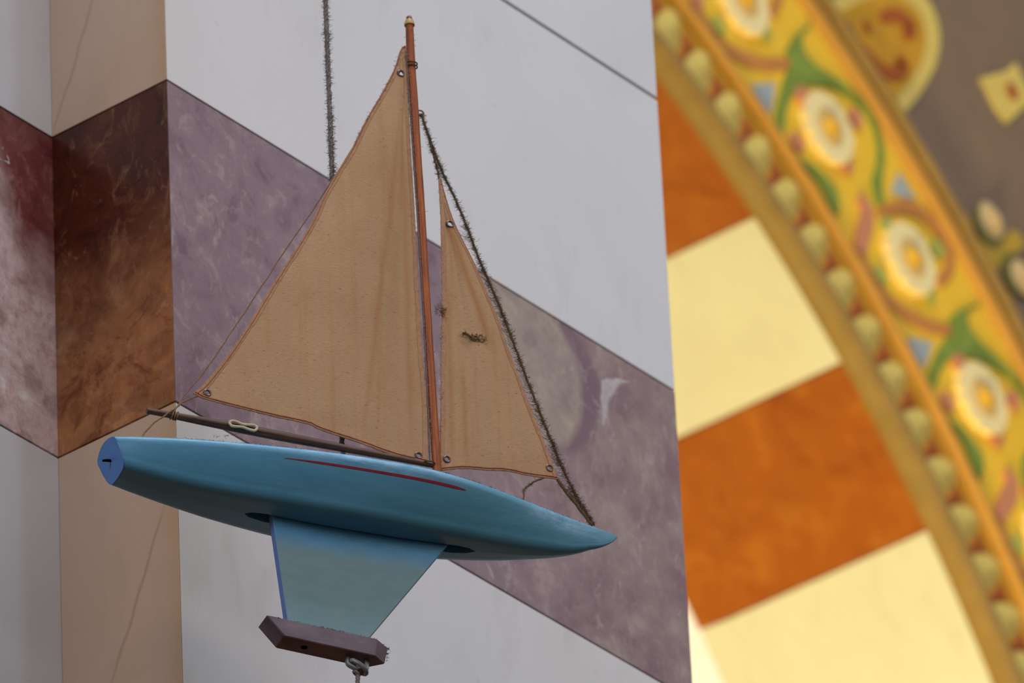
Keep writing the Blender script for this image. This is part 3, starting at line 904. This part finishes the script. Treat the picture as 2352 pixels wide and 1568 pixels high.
tb = MB()
o0 = [Vector(p) for p in sect[0]]
ctr = sum(o0, Vector()) / len(o0)
o1 = [ctr + (p - ctr) * 0.985 - Vector((0.0016, 0, 0)) for p in o0]
o0 = [p + Vector((0.0004, 0, 0)) for p in o0]
kk = len(o0)
tb.add(o0 + o1, [tuple(range(kk)), tuple(reversed(range(kk, 2 * kk)))] + [(i, i + kk, (i + 1) % kk + kk, (i + 1) % kk) for i in range(kk)])
transom = tb.build('transom', M['transom'], hull)
transom['label'] = 'lighter blue flat stern board'
b = MB()
b.tube([(0.006, 0.0, -0.0100), (-0.0015, 0.0, -0.0108), (-0.0052, 0.0, -0.0118)], [0.0014, 0.0014, 0.0010], 8)
b.build('rudder_pin', M['hole'], transom)

# red stripe painted along the starboard side
SX = [.1512, .1620, .1952, .2284, .2628, .2984, .3240, .3276]
ST = [15.4, 15.6, 16.2, 16.4, 16.4, 16.0, 15.7, 15.6]
b = MB(); rows = []
n = 60
for i in range(n + 1):
    xs = SX[0] + (SX[-1] - SX[0]) * i / n
    tc_ = smoothed(xs, SX, ST, 0.02)
    tt = i / n
    hw = 0.00115 * min(1.0, 0.25 + tt * 4, 0.3 + (1 - tt) * 12) * (0.8 + 0.35 * tt)
    p0 = hull_point(xs, tc_, 0.0003); p1 = hull_point(xs, tc_ + 1.0, 0.0003)
    d = (p1 - p0).normalized()
    rows.append((p0 - d * hw, p0 + d * hw))
for i in range(n):
    q = [rows[i][0], rows[i + 1][0], rows[i + 1][1], rows[i][1]]
    b.add(q + [p + Vector((0.0002, 0.0005, 0.0002)) for p in q], [(0, 1, 2, 3), (7, 6, 5, 4), (0, 4, 5, 1), (2, 6, 7, 3), (1, 5, 6, 2), (3, 7, 4, 0)])
b.build('stripe', M['stripe'], hull)['label'] = 'thin red stripe'

# fin
b = MB()
fin = [(0.1548, -0.034), (0.3326, -0.034), (0.3268, -0.0425), (0.2452, -0.1560), (0.1672, -0.1530)]
b.prism(fin, -0.005, 0.005)
fo = b.build('keel_fin', [M['fin'], M['fin_edge']], boat, bevel=0.0007, loc=OFF)
for p in fo.data.polygons:
    if p.normal.x < -0.8:
        p.material_index = 1
# ballast bar
b = MB()
hw = 0.0115
top = [(0.1440, -hw, -0.1527), (0.2505, -hw, -0.1589), (0.2655, 0, -0.1596), (0.2505, hw, -0.1589), (0.1440, hw, -0.1527)]
bot = [(0.1610, -hw, -0.1718), (0.2478, -hw, -0.1772), (0.2615, 0, -0.1772), (0.2478, hw, -0.1772), (0.1610, hw, -0.1718)]
b.add(top + bot, [(0, 1, 2, 3, 4), (9, 8, 7, 6, 5)] + [(i, i + 5, (i + 1) % 5 + 5, (i + 1) % 5) for i in range(5)])
bar = b.build('ballast_bar', M['lead'], boat, bevel=0.0008, loc=OFF)
b = MB()
for xx in (0.184,):
    zc = -0.1718 - (xx - 0.161) / 0.0868 * 0.0054
    b.tube([(xx, 0, zc + 0.002), (xx, 0, zc - 0.0003)], 0.0032, 10)
b.build('screw_hole', M['hole'], bar)
b = MB()                                               # staple under the bar that the lower cord is tied to
b.tube(catmull([(0.2262, 0.000, -0.174), (0.2258, 0.0, -0.1825), (0.2300, -0.001, -0.1860), (0.2370, -0.001, -0.1880), (0.2430, 0.0, -0.1850), (0.2436, 0.0, -0.175)], 5), 0.0026, 8)
b.tube(catmull([(0.2285, -0.0045, -0.1812), (0.2345, -0.0060, -0.1850), (0.2405, -0.0045, -0.1890), (0.2430, 0.0015, -0.1895), (0.2385, 0.0052, -0.1860), (0.2310, 0.0045, -0.1815), (0.2285, -0.0045, -0.1812)], 5), 0.0024, 8)
b.build('staple', M['steel'], bar, smooth=True)

# mast
MZ = [0.0, .0408, .1840, .3366, .3693, .4428, .4779, .5290]
MX = [.3215, .3208, .3180, .3157, .3149, .3136, .3126, .3128]
MRR = [.0042, .0042, .0042, .0042, .0043, .0043, .0042, .0037]
b = MB()
b.tube(catmull([(x, 0, z) for x, z in zip(MX, MZ)], 4), [interp(i / 28 * 0.529, MZ, MRR) for i in range(29)], 16)
mast = b.build('mast', M['mast'], boat, smooth=True, sharp=60, loc=OFF)
b = MB()
b.tube([(.3128, 0, .5275), (.3128, 0, .5300), (.3128, 0, .5335)], [.0050, .0050, .0036], 16)
b.build('mast_band', M['cap'], mast, smooth=True)
b = MB()
b.tube([(.3128, 0, .5330), (.3128, 0, .5365), (.3128, 0, .5380)], [.0030, .0029, .0018], 14)
b.build('mast_button', M['captop'], mast, smooth=True)
b = MB()
b.tube([(.3170 + 0.0032 + 0.0032 * math.cos(a * math.pi / 8 + math.pi), 0, .4300 + 0.0030 * math.sin(a * math.pi / 8)) for a in range(16)], 0.0008, 6, True)
b.build('mast_eye', M['metal'], mast, smooth=True)

# boom
BX = [.0385, .060, .095, .130, .165, .192, .245, .290, .3165]
BZ = [.0493, .0490, .0482, .0474, .0465, .0458, .0446, .0437, .0431]
BR = [.0027, .0031, .0040, .0046, .0047, .0044, .0035, .0030, .0028]
b = MB()
P = catmull([(x, 0, z) for x, z in zip(BX, BZ)], 4)
b.tube(P, [interp(p.x, BX, BR) for p in P], 14)
boom = b.build('boom', M['boom'], boat, smooth=True, sharp=60, loc=OFF)
b = MB()
loop = [(.1160, -.0062, .0468), (.1180, -.0064, .0495), (.1235, -.0058, .0500), (.1290, -.0060, .0483), (.1350, -.0060, .0487), (.1400, -.0062, .0492),
        (.1428, -.0064, .0470), (.1405, -.0064, .0436), (.1355, -.0062, .0437), (.1290, -.0060, .0452), (.1230, -.0062, .0446), (.1185, -.0063, .0444), (.1160, -.0062, .0468)]
b.tube(catmull(loop, 5)[:-1], 0.00125, 8, True)
b.build('sheet_loop', M['cleat'], boom, smooth=True)['label'] = 'pale figure-eight rope loop'
b = MB()
for xx, tl in ((.0625, .004), (.0650, .002), (.0675, .005)):
    r_ = interp(xx, BX, BR) + 0.0006; zc = interp(xx, BX, BZ)
    b.tube([(xx + tl * 0.2 * math.sin(a * math.pi / 8), r_ * math.cos(a * math.pi / 8), zc + r_ * math.sin(a * math.pi / 8)) for a in range(16)], 0.0007, 6, True)
b.build('lashing', M['twine'], boom, smooth=True)


# sails
def resample(pts, n_):
    P = catmull([(p[0], 0, p[1]) for p in pts], 8)
    d = [0]
    for i in range(1, len(P)):
        d.append(d[-1] + (P[i] - P[i - 1]).length)
    out = []
    j = 0
    for i in range(n_ + 1):
        s_ = d[-1] * i / n_
        while j < len(d) - 2 and d[j + 1] < s_:
            j += 1
        t_ = (s_ - d[j]) / max(1e-9, d[j + 1] - d[j])
        out.append(P[j].lerp(P[j + 1], min(1, max(0, t_))))
    return out


def make_sail(name, mt, left, right, foot, eyes, er, yfn, ns=150, nt=260):
    """left/right edges run from foot to head; foot from left to right (mm)"""
    mm = lambda l_: [(x / 1000, z / 1000) for x, z in l_]
    Lp, Rp, Fp = resample(mm(left), nt), resample(mm(right), nt), resample(mm(foot), ns)
    grid = []
    for t_ in range(nt + 1):
        row = []
        for s_ in range(ns + 1):
            a = s_ / ns; q = t_ / nt
            p = Lp[t_].lerp(Rp[t_], a)
            p = p + (Fp[s_] - Lp[0].lerp(Rp[0], a)) * (1 - q) ** 3
            row.append(Vector((p.x, yfn(a, q, p.x, p.z), p.z)))
        grid.append(row)
    vs_ = [p for r_ in grid for p in r_]; fs_ = []
    E_ = [(x / 1000, z / 1000) for x, z in eyes]
    for t_ in range(nt):
        for s_ in range(ns):
            c_ = (grid[t_][s_] + grid[t_ + 1][s_ + 1]) / 2
            if any(math.hypot(c_.x - ex, c_.z - ez) < er for ex, ez in E_):
                continue
            a = t_ * (ns + 1) + s_
            fs_.append((a, a + 1, a + ns + 2, a + ns + 1))
    b_ = MB(); b_.add(vs_, fs_)
    o = b_.build(name, M[mt], boat, smooth=True, sharp=180, loc=OFF)
    so = o.modifiers.new('cloth_thickness', 'SOLIDIFY'); so.thickness = 0.0006; so.offset = 0
    for ex, ez in E_:
        best = min((p for r_ in grid[::3] for p in r_[::3]), key=lambda p: (p.x - ex) ** 2 + (p.z - ez) ** 2)
        t2 = MB()
        t2.tube([(ex + 0.0030 * math.cos(2 * math.pi * a / 20), best.y - 0.0003, ez + 0.0030 * math.sin(2 * math.pi * a / 20)) for a in range(20)], 0.0010, 8, True)
        t2.build('eyelet', M['metal'], o, smooth=True)
    return o, grid


LEECH = [(306.3, 501.8), (302.1, 496.0), (295.6, 474.4), (283.4, 446.9), (274.2, 429.3), (262.4, 404.9), (247.2, 370.7), (235.1, 348.5), (218.9, 315.7), (209.0, 291.4), (197.5, 267.6), (166.0, 209.7), (129.5, 141.2), (97.2, 90.1), (83.7, 74.9)]
FOOT = [(83.7, 74.9), (96.6, 71.0), (138.8, 67.6), (192.1, 63.6), (204.5, 60.0), (231.4, 55.6), (251.8, 51.0), (269.1, 47.3), (286.1, 45.3), (310.5, 43.2)]
LUFF = [(310.5, 43.2), (311.8, 97.3), (310.6, 144.2), (309.5, 215.2), (308.9, 311.0), (307.6, 383.4), (306.9, 461.0), (306.6, 491.0), (306.9, 501.8)]


def ymain(a, q, x, z):
    w = math.sin(math.pi * a) * math.sin(math.pi * min(1, q * 1.02))
    return -0.0015 - 0.004 * w + 0.0014 * math.exp(-((a - 0.86) / 0.05) ** 2) * math.sin(q * 3) + 0.0009 * math.sin(a * 23 + q * 4) * a * (1 - q) + 0.0010 * mnoise.noise((x * 14, 0.3, z * 6))


main, mg = make_sail('mainsail', 'sail', LEECH[::-1], LUFF, FOOT, [(300.6, 469.1), (96.8, 77.9), (302.1, 49.1)], 0.0026, ymain)
JLEECH = [(324.4, 38.8), (326.0, 76.5), (328.3, 124.0), (330.7, 171.7), (333.1, 219.8), (334.6, 268.0), (335.6, 306.7), (335.6, 340.6), (335.2, 359.0)]
JLUFF = [(440.4, 49.9), (435.9, 64.1), (429.1, 86.3), (420.7, 110.7), (413.1, 132.9), (406.3, 155.3), (396.7, 184.4), (389.3, 211.6), (379.5, 238.4), (367.8, 269.7), (359.1, 289.1), (349.9, 309.5), (342.9, 332.3), (337.0, 359.2)]
JFOOT = [(324.4, 38.8), (340.9, 42.8), (358.2, 46.4), (371.2, 47.4), (392.9, 49.6), (405.8, 49.6), (423.0, 49.0), (440.4, 49.9)]


def yjib(a, q, x, z):
    w = math.sin(math.pi * a) * math.sin(math.pi * min(1, q * 1.02))
    return -0.001 - 0.003 * w + 0.0022 * math.exp(-((a - 0.30 - 0.1 * q) / 0.10) ** 2) * (0.3 + q) * math.sin(math.pi * min(1, q)) + 0.0008 * math.sin(a * 17 + 2) * (1 - q)


jib, jg = make_sail('jib', 'jib', JLEECH, JLUFF, JFOOT, [(343.7, 309.3), (330.5, 51.1), (432.2, 60.1)], 0.0026, yjib, 90, 200)


def hem(parent, grid, name, which, r, mt, inset=0.0, dy=0.0, step=2, wob=0.0):
    if which == 'left': P = [row[0].lerp(row[-1], inset) for row in grid]
    elif which == 'right': P = [row[-1].lerp(row[0], inset) for row in grid]
    else: P = [p.copy() for p in grid[int(inset * (len(grid) - 1))]]
    P = [p + Vector((random.uniform(-wob, wob), dy + random.uniform(-wob, wob), random.uniform(-wob, wob))) for p in P[::step]]
    b_ = MB(); b_.tube(P, r, 6)
    return b_.build(name, M[mt], parent, smooth=True)


def hem_strip(parent, grid, which, width):
    """folded cloth tape along an edge"""
    rows_ = []
    if which == 'foot':
        for s_ in range(0, len(grid[0]), 2):
            p = grid[0][s_]; t_ = 0
            while t_ < len(grid) - 1 and (grid[t_][s_] - p).length < width: t_ += 1
            rows_.append((p, grid[t_][s_]))
    else:
        for row in grid[::2]:
            R_ = row if which == 'left' else row[::-1]
            p = R_[0]; j = 0
            while j < len(R_) - 1 and (R_[j] - p).length < width: j += 1
            rows_.append((p, R_[j]))
    b_ = MB()
    for (a0, a1), (c0, c1) in zip(rows_[:-1], rows_[1:]):
        if (a1 - a0).length < 1e-5 or (c1 - c0).length < 1e-5: continue
        q_ = [a0, c0, c1, a1]
        d0, d1 = Vector((0, -0.0007, 0)), Vector((0, 0.0007, 0))
        b_.add([p + d0 for p in q_] + [p + d1 for p in q_], [(0, 1, 2, 3), (7, 6, 5, 4), (0, 4, 5, 1), (2, 6, 7, 3)])
    return b_.build('hem', M['hem'], parent)


for o, g, nm in ((main, mg, 'main'), (jib, jg, 'jib')):
    for wh in ('left', 'right', 'foot'):
        hem_strip(o, g, wh, 0.0034 if wh != 'foot' else 0.0026)
        hem(o, g, 'edge_cord', wh, 0.0007, 'hem', wob=0.0002)
    hem(o, g, 'stitching', 'foot', 0.00032, 'thread', inset=0.006, dy=-0.0010, step=1, wob=0.00015)
    hem(o, g, 'stitching', 'left' if nm == 'main' else 'right', 0.00028, 'stitch', inset=0.010 if nm == 'main' else 0.03, dy=-0.0010, wob=0.0001)

# rigging lines
FUZZ = {}


def line(name, pts, r, mt, parent, y=0.0, per=6, wob=0.0, local=True):
    P = catmull([((p[0] / 1000, y, p[1] / 1000) if len(p) == 2 else (p[0] / 1000, p[1] / 1000, p[2] / 1000)) for p in pts], per)
    if wob:
        P = [P[0]] + [p + Vector((random.gauss(0, wob), random.gauss(0, wob), random.gauss(0, wob))) for p in P[1:-1]] + [P[-1]]
    b_ = MB(); b_.tube(P, r, 6)
    o = b_.build(name, M[mt], parent, smooth=True, loc=OFF if parent is boat else None)
    return o, P


STAY = [(320.6, 429.0), (337.3, 374.8), (357.1, 325.4), (373.8, 275.7), (392.1, 226.4), (409.3, 172.5), (428.3, 114.5), (445.5, 65.8), (461.1, 31.2), (474.1, 8.0)]
stay, stayP = line('forestay', STAY, 0.0012, 'stay', boat, 0, 12, 0.0002)
jst, jstP = line('jib_halyard', [(321.0, 428.0), (327.4, 402.1), (332.2, 378.7), (335.8, 359.0)], 0.0009, 'stay', boat, -0.0008, 8, 0.0002)
jtk, jtkP = line('jib_tack_line', [(440.4, 49.9), (448.5, 38.2), (460.8, 23.0), (472.8, 6.5)], 0.0017, 'stay', boat, -0.0006, 8, 0.0002)
jsh, jshP = line('jib_sheet', [(426.0, -1.5, 49.0), (414.0, -4, 40.0), (404.0, -8, 29.0), (400.0, -14, 20.0), (397, -20, 3)], 0.0009, 'stay', boat, 0, 8, 0.0002)
back, backP = line('backstay', [(62.9, -3.9, 51.4), (66, -4.2, 55.5), (77.2, 2, 75.5), (97.5, 5, 105.5), (133.0, 5, 167.0), (172.0, 5, 237.1), (223.0, 5, 327.1), (298.0, 4, 466.4), (309, 3, 488)], 0.00055, 'twine', boat, 0, 8, 0.0002)
sh, shP = line('sheet_line', [(27, -18, 4), (29.9, -12, 14.6), (41.5, -7, 31.5), (58.7, -4.5, 48.6), (64, -3.6, 53.5), (73.7, -2, 64.2), (88.7, -2, 73.6), (96.0, -2.5, 77.0)], 0.0008, 'twine', boat, 0, 8, 0.0002)
luff, luffP = line('jackline', [(307.2, 496.0), (307.9, 456.8), (309.6, 383.8), (312.3, 263.5), (313.4, 144.6), (313.2, 47)], 0.0009, 'wire', boat, -0.0026, 8, 0.0001)
for zc in (.4840, .4805, .0440):
    b = MB()
    b.tube([(.3125 + 0.0060 * math.cos(t_ * math.pi / 8), 0.0056 * math.sin(t_ * math.pi / 8), zc + 0.0006 * math.sin(t_ * math.pi / 8)) for t_ in range(16)], 0.0007, 6, True)
    b.build('mast_lashing', M['stay'], mast, smooth=True)

# deck ring that the cord is tied to
b = MB()
DZ = 0.0092
b.tube([(0.2325 + 0.006 * math.cos(t_ * math.pi / 8), 0.010, DZ + 0.004 + 0.006 * math.sin(t_ * math.pi / 8)) for t_ in range(16)], 0.0012, 8, True)
b.build('deck_ring', M['steel'], hull, smooth=True)


# hanging cord and lower cord: twisted strands
def rope(bm_, P, r, strands=3, pitch=0.016, sides=6):
    Ln = 0.0
    cum = [0.0]
    for i in range(1, len(P)):
        Ln += (P[i] - P[i - 1]).length; cum.append(Ln)
    for s_ in range(strands):
        Q = []
        for p, c_ in zip(P, cum):
            a = 2 * math.pi * (c_ / pitch + s_ / strands)
            Q.append(p + Vector((math.cos(a), math.sin(a), 0)) * r * 0.55)
        bm_.tube(Q, r * 0.62, sides)


def to_world(p):
    return TX + rotm @ Vector(p)


top0 = to_world((0.2325, 0.010, DZ + 0.0165))
P = [Vector((random.gauss(0, 0.0002), random.gauss(0, 0.0002), 0)) + Vector((0, 0, z * 0.004)) for z in range(0, 475)]
b = MB(); rope(b, P, 0.0023)
cord = b.build('hanging_cord', M['cord'], None, smooth=True, loc=top0)
cord['label'] = 'fuzzy grey hemp cord rising behind the mainsail'; cord['category'] = 'cord'
low0 = to_world((0.2350, 0.0, -0.1875))
P = [Vector((0, 0, -0.0035))] + [Vector((-0.0010 * math.sin(min(1, z * 0.003 / 0.03) * 3.1), 0, -0.0035 - z * 0.003)) for z in range(1, 190)]
b = MB(); rope(b, P, 0.0021, 3, 0.013)
b.tube(catmull([(-0.004, -0.003, -0.001), (0.0, -0.0045, -0.0005), (0.004, -0.002, -0.002), (0.003, 0.003, -0.003), (-0.002, 0.003, -0.002), (-0.003, -0.001, -0.004), (0.0, 0.0, -0.006)], 5), 0.0016, 6)
lcord = b.build('tether_cord', M['cord'], None, smooth=True, loc=low0)
lcord['label'] = 'short grey cord hanging down from the dark ballast bar'; lcord['category'] = 'cord'

# ------------------------------------------------------------------ dust lint clinging to lines and edges
rnd = random.Random(11)


def hairs(name, mt, parent, P, count, lmin, lmax, r=0.00018, spread=1.0, flat=True, offr=0.0, t0=0.0, t1=1.0, loc=None, drift=0.0):
    b_ = MB()
    cl = [(rnd.random(), rnd.uniform(0.003, 0.03)) for _ in range(max(3, count // 25))]
    for _ in range(count):
        if rnd.random() < 0.5:
            c_, w = rnd.choice(cl); t_ = min(1, max(0, rnd.gauss(c_, w)))
        else:
            t_ = rnd.random()
        t_ = t0 + (t1 - t0) * t_
        f_ = t_ * (len(P) - 1); i = min(int(f_), len(P) - 2)
        p = P[i].lerp(P[i + 1], f_ - i)
        ang = rnd.uniform(0, 2 * math.pi)
        d = Vector((math.cos(ang), math.sin(ang), rnd.gauss(drift, 0.35 * spread))).normalized()
        l_ = rnd.uniform(lmin, lmax) * (0.4 + rnd.random())
        q0 = p + d * offr
        q1 = q0 + d * l_ * 0.55 + Vector((0, 0, rnd.gauss(0, l_ * 0.10)))
        q2 = q0 + d * l_ + Vector((0, 0, rnd.gauss(0, l_ * 0.25)))
        b_.tube([q0, q1, q2], [r, r * 0.85, r * 0.5], 3)
    o = b_.build(name, M[mt], parent, loc=loc)
    o['kind'] = 'stuff'
    return o


cordP = [Vector((0, 0, z * 0.004)) for z in range(75, 150)]
hairs('dust_fuzz', 'cord', cord, cordP, 1700, 0.0016, 0.0046, r=0.00024, offr=0.0015)
hairs('dust_fuzz', 'dust', stay, stayP, 3400, 0.0018, 0.0052, r=0.00022)
hairs('dust_fuzz', 'dust', jst, jstP, 330, 0.0018, 0.0045, r=0.00022)
hairs('dust_fuzz', 'dust', jtk, jtkP, 160, 0.001, 0.003, offr=0.001)
hairs('dust_fuzz', 'dust', jsh, jshP[:22], 60, 0.002, 0.005)
hairs('dust_fuzz', 'dust_pale', luff, luffP, 900, 0.0012, 0.0032)
hairs('dust_fuzz', 'dust', main, [row[0] for row in mg[::4]], 260, 0.001, 0.0035, t0=0.72, t1=1.0)
hairs('dust_fuzz', 'dust', main, [row[0] for row in mg[::4]], 120, 0.0006, 0.0016, t0=0.0, t1=0.75)
hairs('dust_fuzz', 'dust', jib, [row[0] for row in jg[::4]], 300, 0.001, 0.0026)
hairs('dust_fuzz', 'dust', jib, [row[-1] for row in jg[::4]], 160, 0.0008, 0.002)
hairs('dust_fuzz', 'dust', mast, [Vector((interp(z, MZ, MX), 0, z)) for z in [0.05 + 0.01 * i for i in range(48)]], 90, 0.0012, 0.003, offr=0.0040)
hairs('dust_fuzz', 'dust', bar, [Vector((.2480, -.0115, -.1600)), Vector((.2655, 0, -.1596)), Vector((.2625, 0, -.1765))], 90, 0.001, 0.0028)
hairs('dust_fuzz', 'dust', bar, [Vector((.145, -.0115, -.1530)), Vector((.2505, -.0115, -.1590))], 120, 0.0006, 0.0014)
hairs('dust_fuzz', 'dust', hull, [hull_point(0.05 + 0.0043 * i, 1.0) for i in range(100)], 420, 0.0006, 0.0018)
hairs('dust_fuzz', 'dust', hull, [hull_point(0.085 + 0.004 * i, 0.5) + Vector((0, 0.002, 0.004 + 0.001 * i)) for i in range(7)], 34, 0.0015, 0.004, r=0.00014)

# cobweb strands between the forestay and the jib's front edge
b = MB()
lu = [row[-1] for row in jg]
for i in range(330):
    t_ = rnd.random()
    p = stayP[int((0.26 + 0.72 * t_) * (len(stayP) - 1))]
    tgt = min(lu, key=lambda q: abs(q.z - p.z - rnd.uniform(-0.006, 0.010))) if p.z > 0.05 else jtkP[min(len(jtkP) - 1, int(rnd.random() * len(jtkP)))]
    if (tgt - p).length > 0.04:
        continue
    frac = 1.0 if rnd.random() < 0.35 else rnd.uniform(0.3, 0.8)
    q = p.lerp(tgt, frac)
    mid = p.lerp(q, 0.5) + Vector((rnd.gauss(0, .0008), rnd.gauss(0, .001), rnd.gauss(-.0006, .001)))
    b.tube([p, mid, q], 0.00015, 3)
for i in range(160):
    t_ = rnd.random()
    p = jstP[int(t_ * (len(jstP) - 1))]
    q = min(stayP, key=lambda s_: abs(s_.z - p.z + rnd.uniform(-0.006, 0.006)))
    if (q - p).length > 0.03: continue
    b.tube([p, p.lerp(q, 0.5) + Vector((0, 0, rnd.gauss(0, .001))), q], 0.00015, 3)
o = b.build('cobweb', M['dust'], stay); o['kind'] = 'stuff'

# tuft of dirt caught on the jib
b = MB()
for i in range(190):
    t_ = rnd.random()
    cx = 0.350 + 0.020 * t_; cz = 0.1890 - 0.004 * t_ + 0.001 * math.sin(t_ * 9)
    wd = 0.0008 + 0.0042 * t_ ** 1.6
    p = Vector((cx + rnd.gauss(0, wd * 0.6), -0.0045, cz + rnd.gauss(0, wd * 0.7)))
    a = rnd.uniform(0, 2 * math.pi)
    l_ = rnd.uniform(0.001, 0.0035)
    q = p + Vector((math.cos(a) * l_, rnd.uniform(-0.0012, 0.0004), math.sin(a) * l_ * 0.7))
    b.tube([p, p.lerp(q, 0.5) + Vector((0, -0.0006, rnd.gauss(0, .0004))), q], 0.00022, 3)
for i in range(90):
    p = Vector((0.327 + rnd.gauss(0, 0.0022) + 0.006 * rnd.random(), -0.003, 0.2110 + rnd.gauss(0, 0.003)))
    a = rnd.uniform(0, 2 * math.pi); l_ = rnd.uniform(0.001, 0.004)
    q = p + Vector((math.cos(a) * l_, 0, math.sin(a) * l_))
    b.tube([p, p.lerp(q, 0.5), q], 0.00018, 3)
o = b.build('dirt_tuft', M['tuft'], jib); o['kind'] = 'stuff'
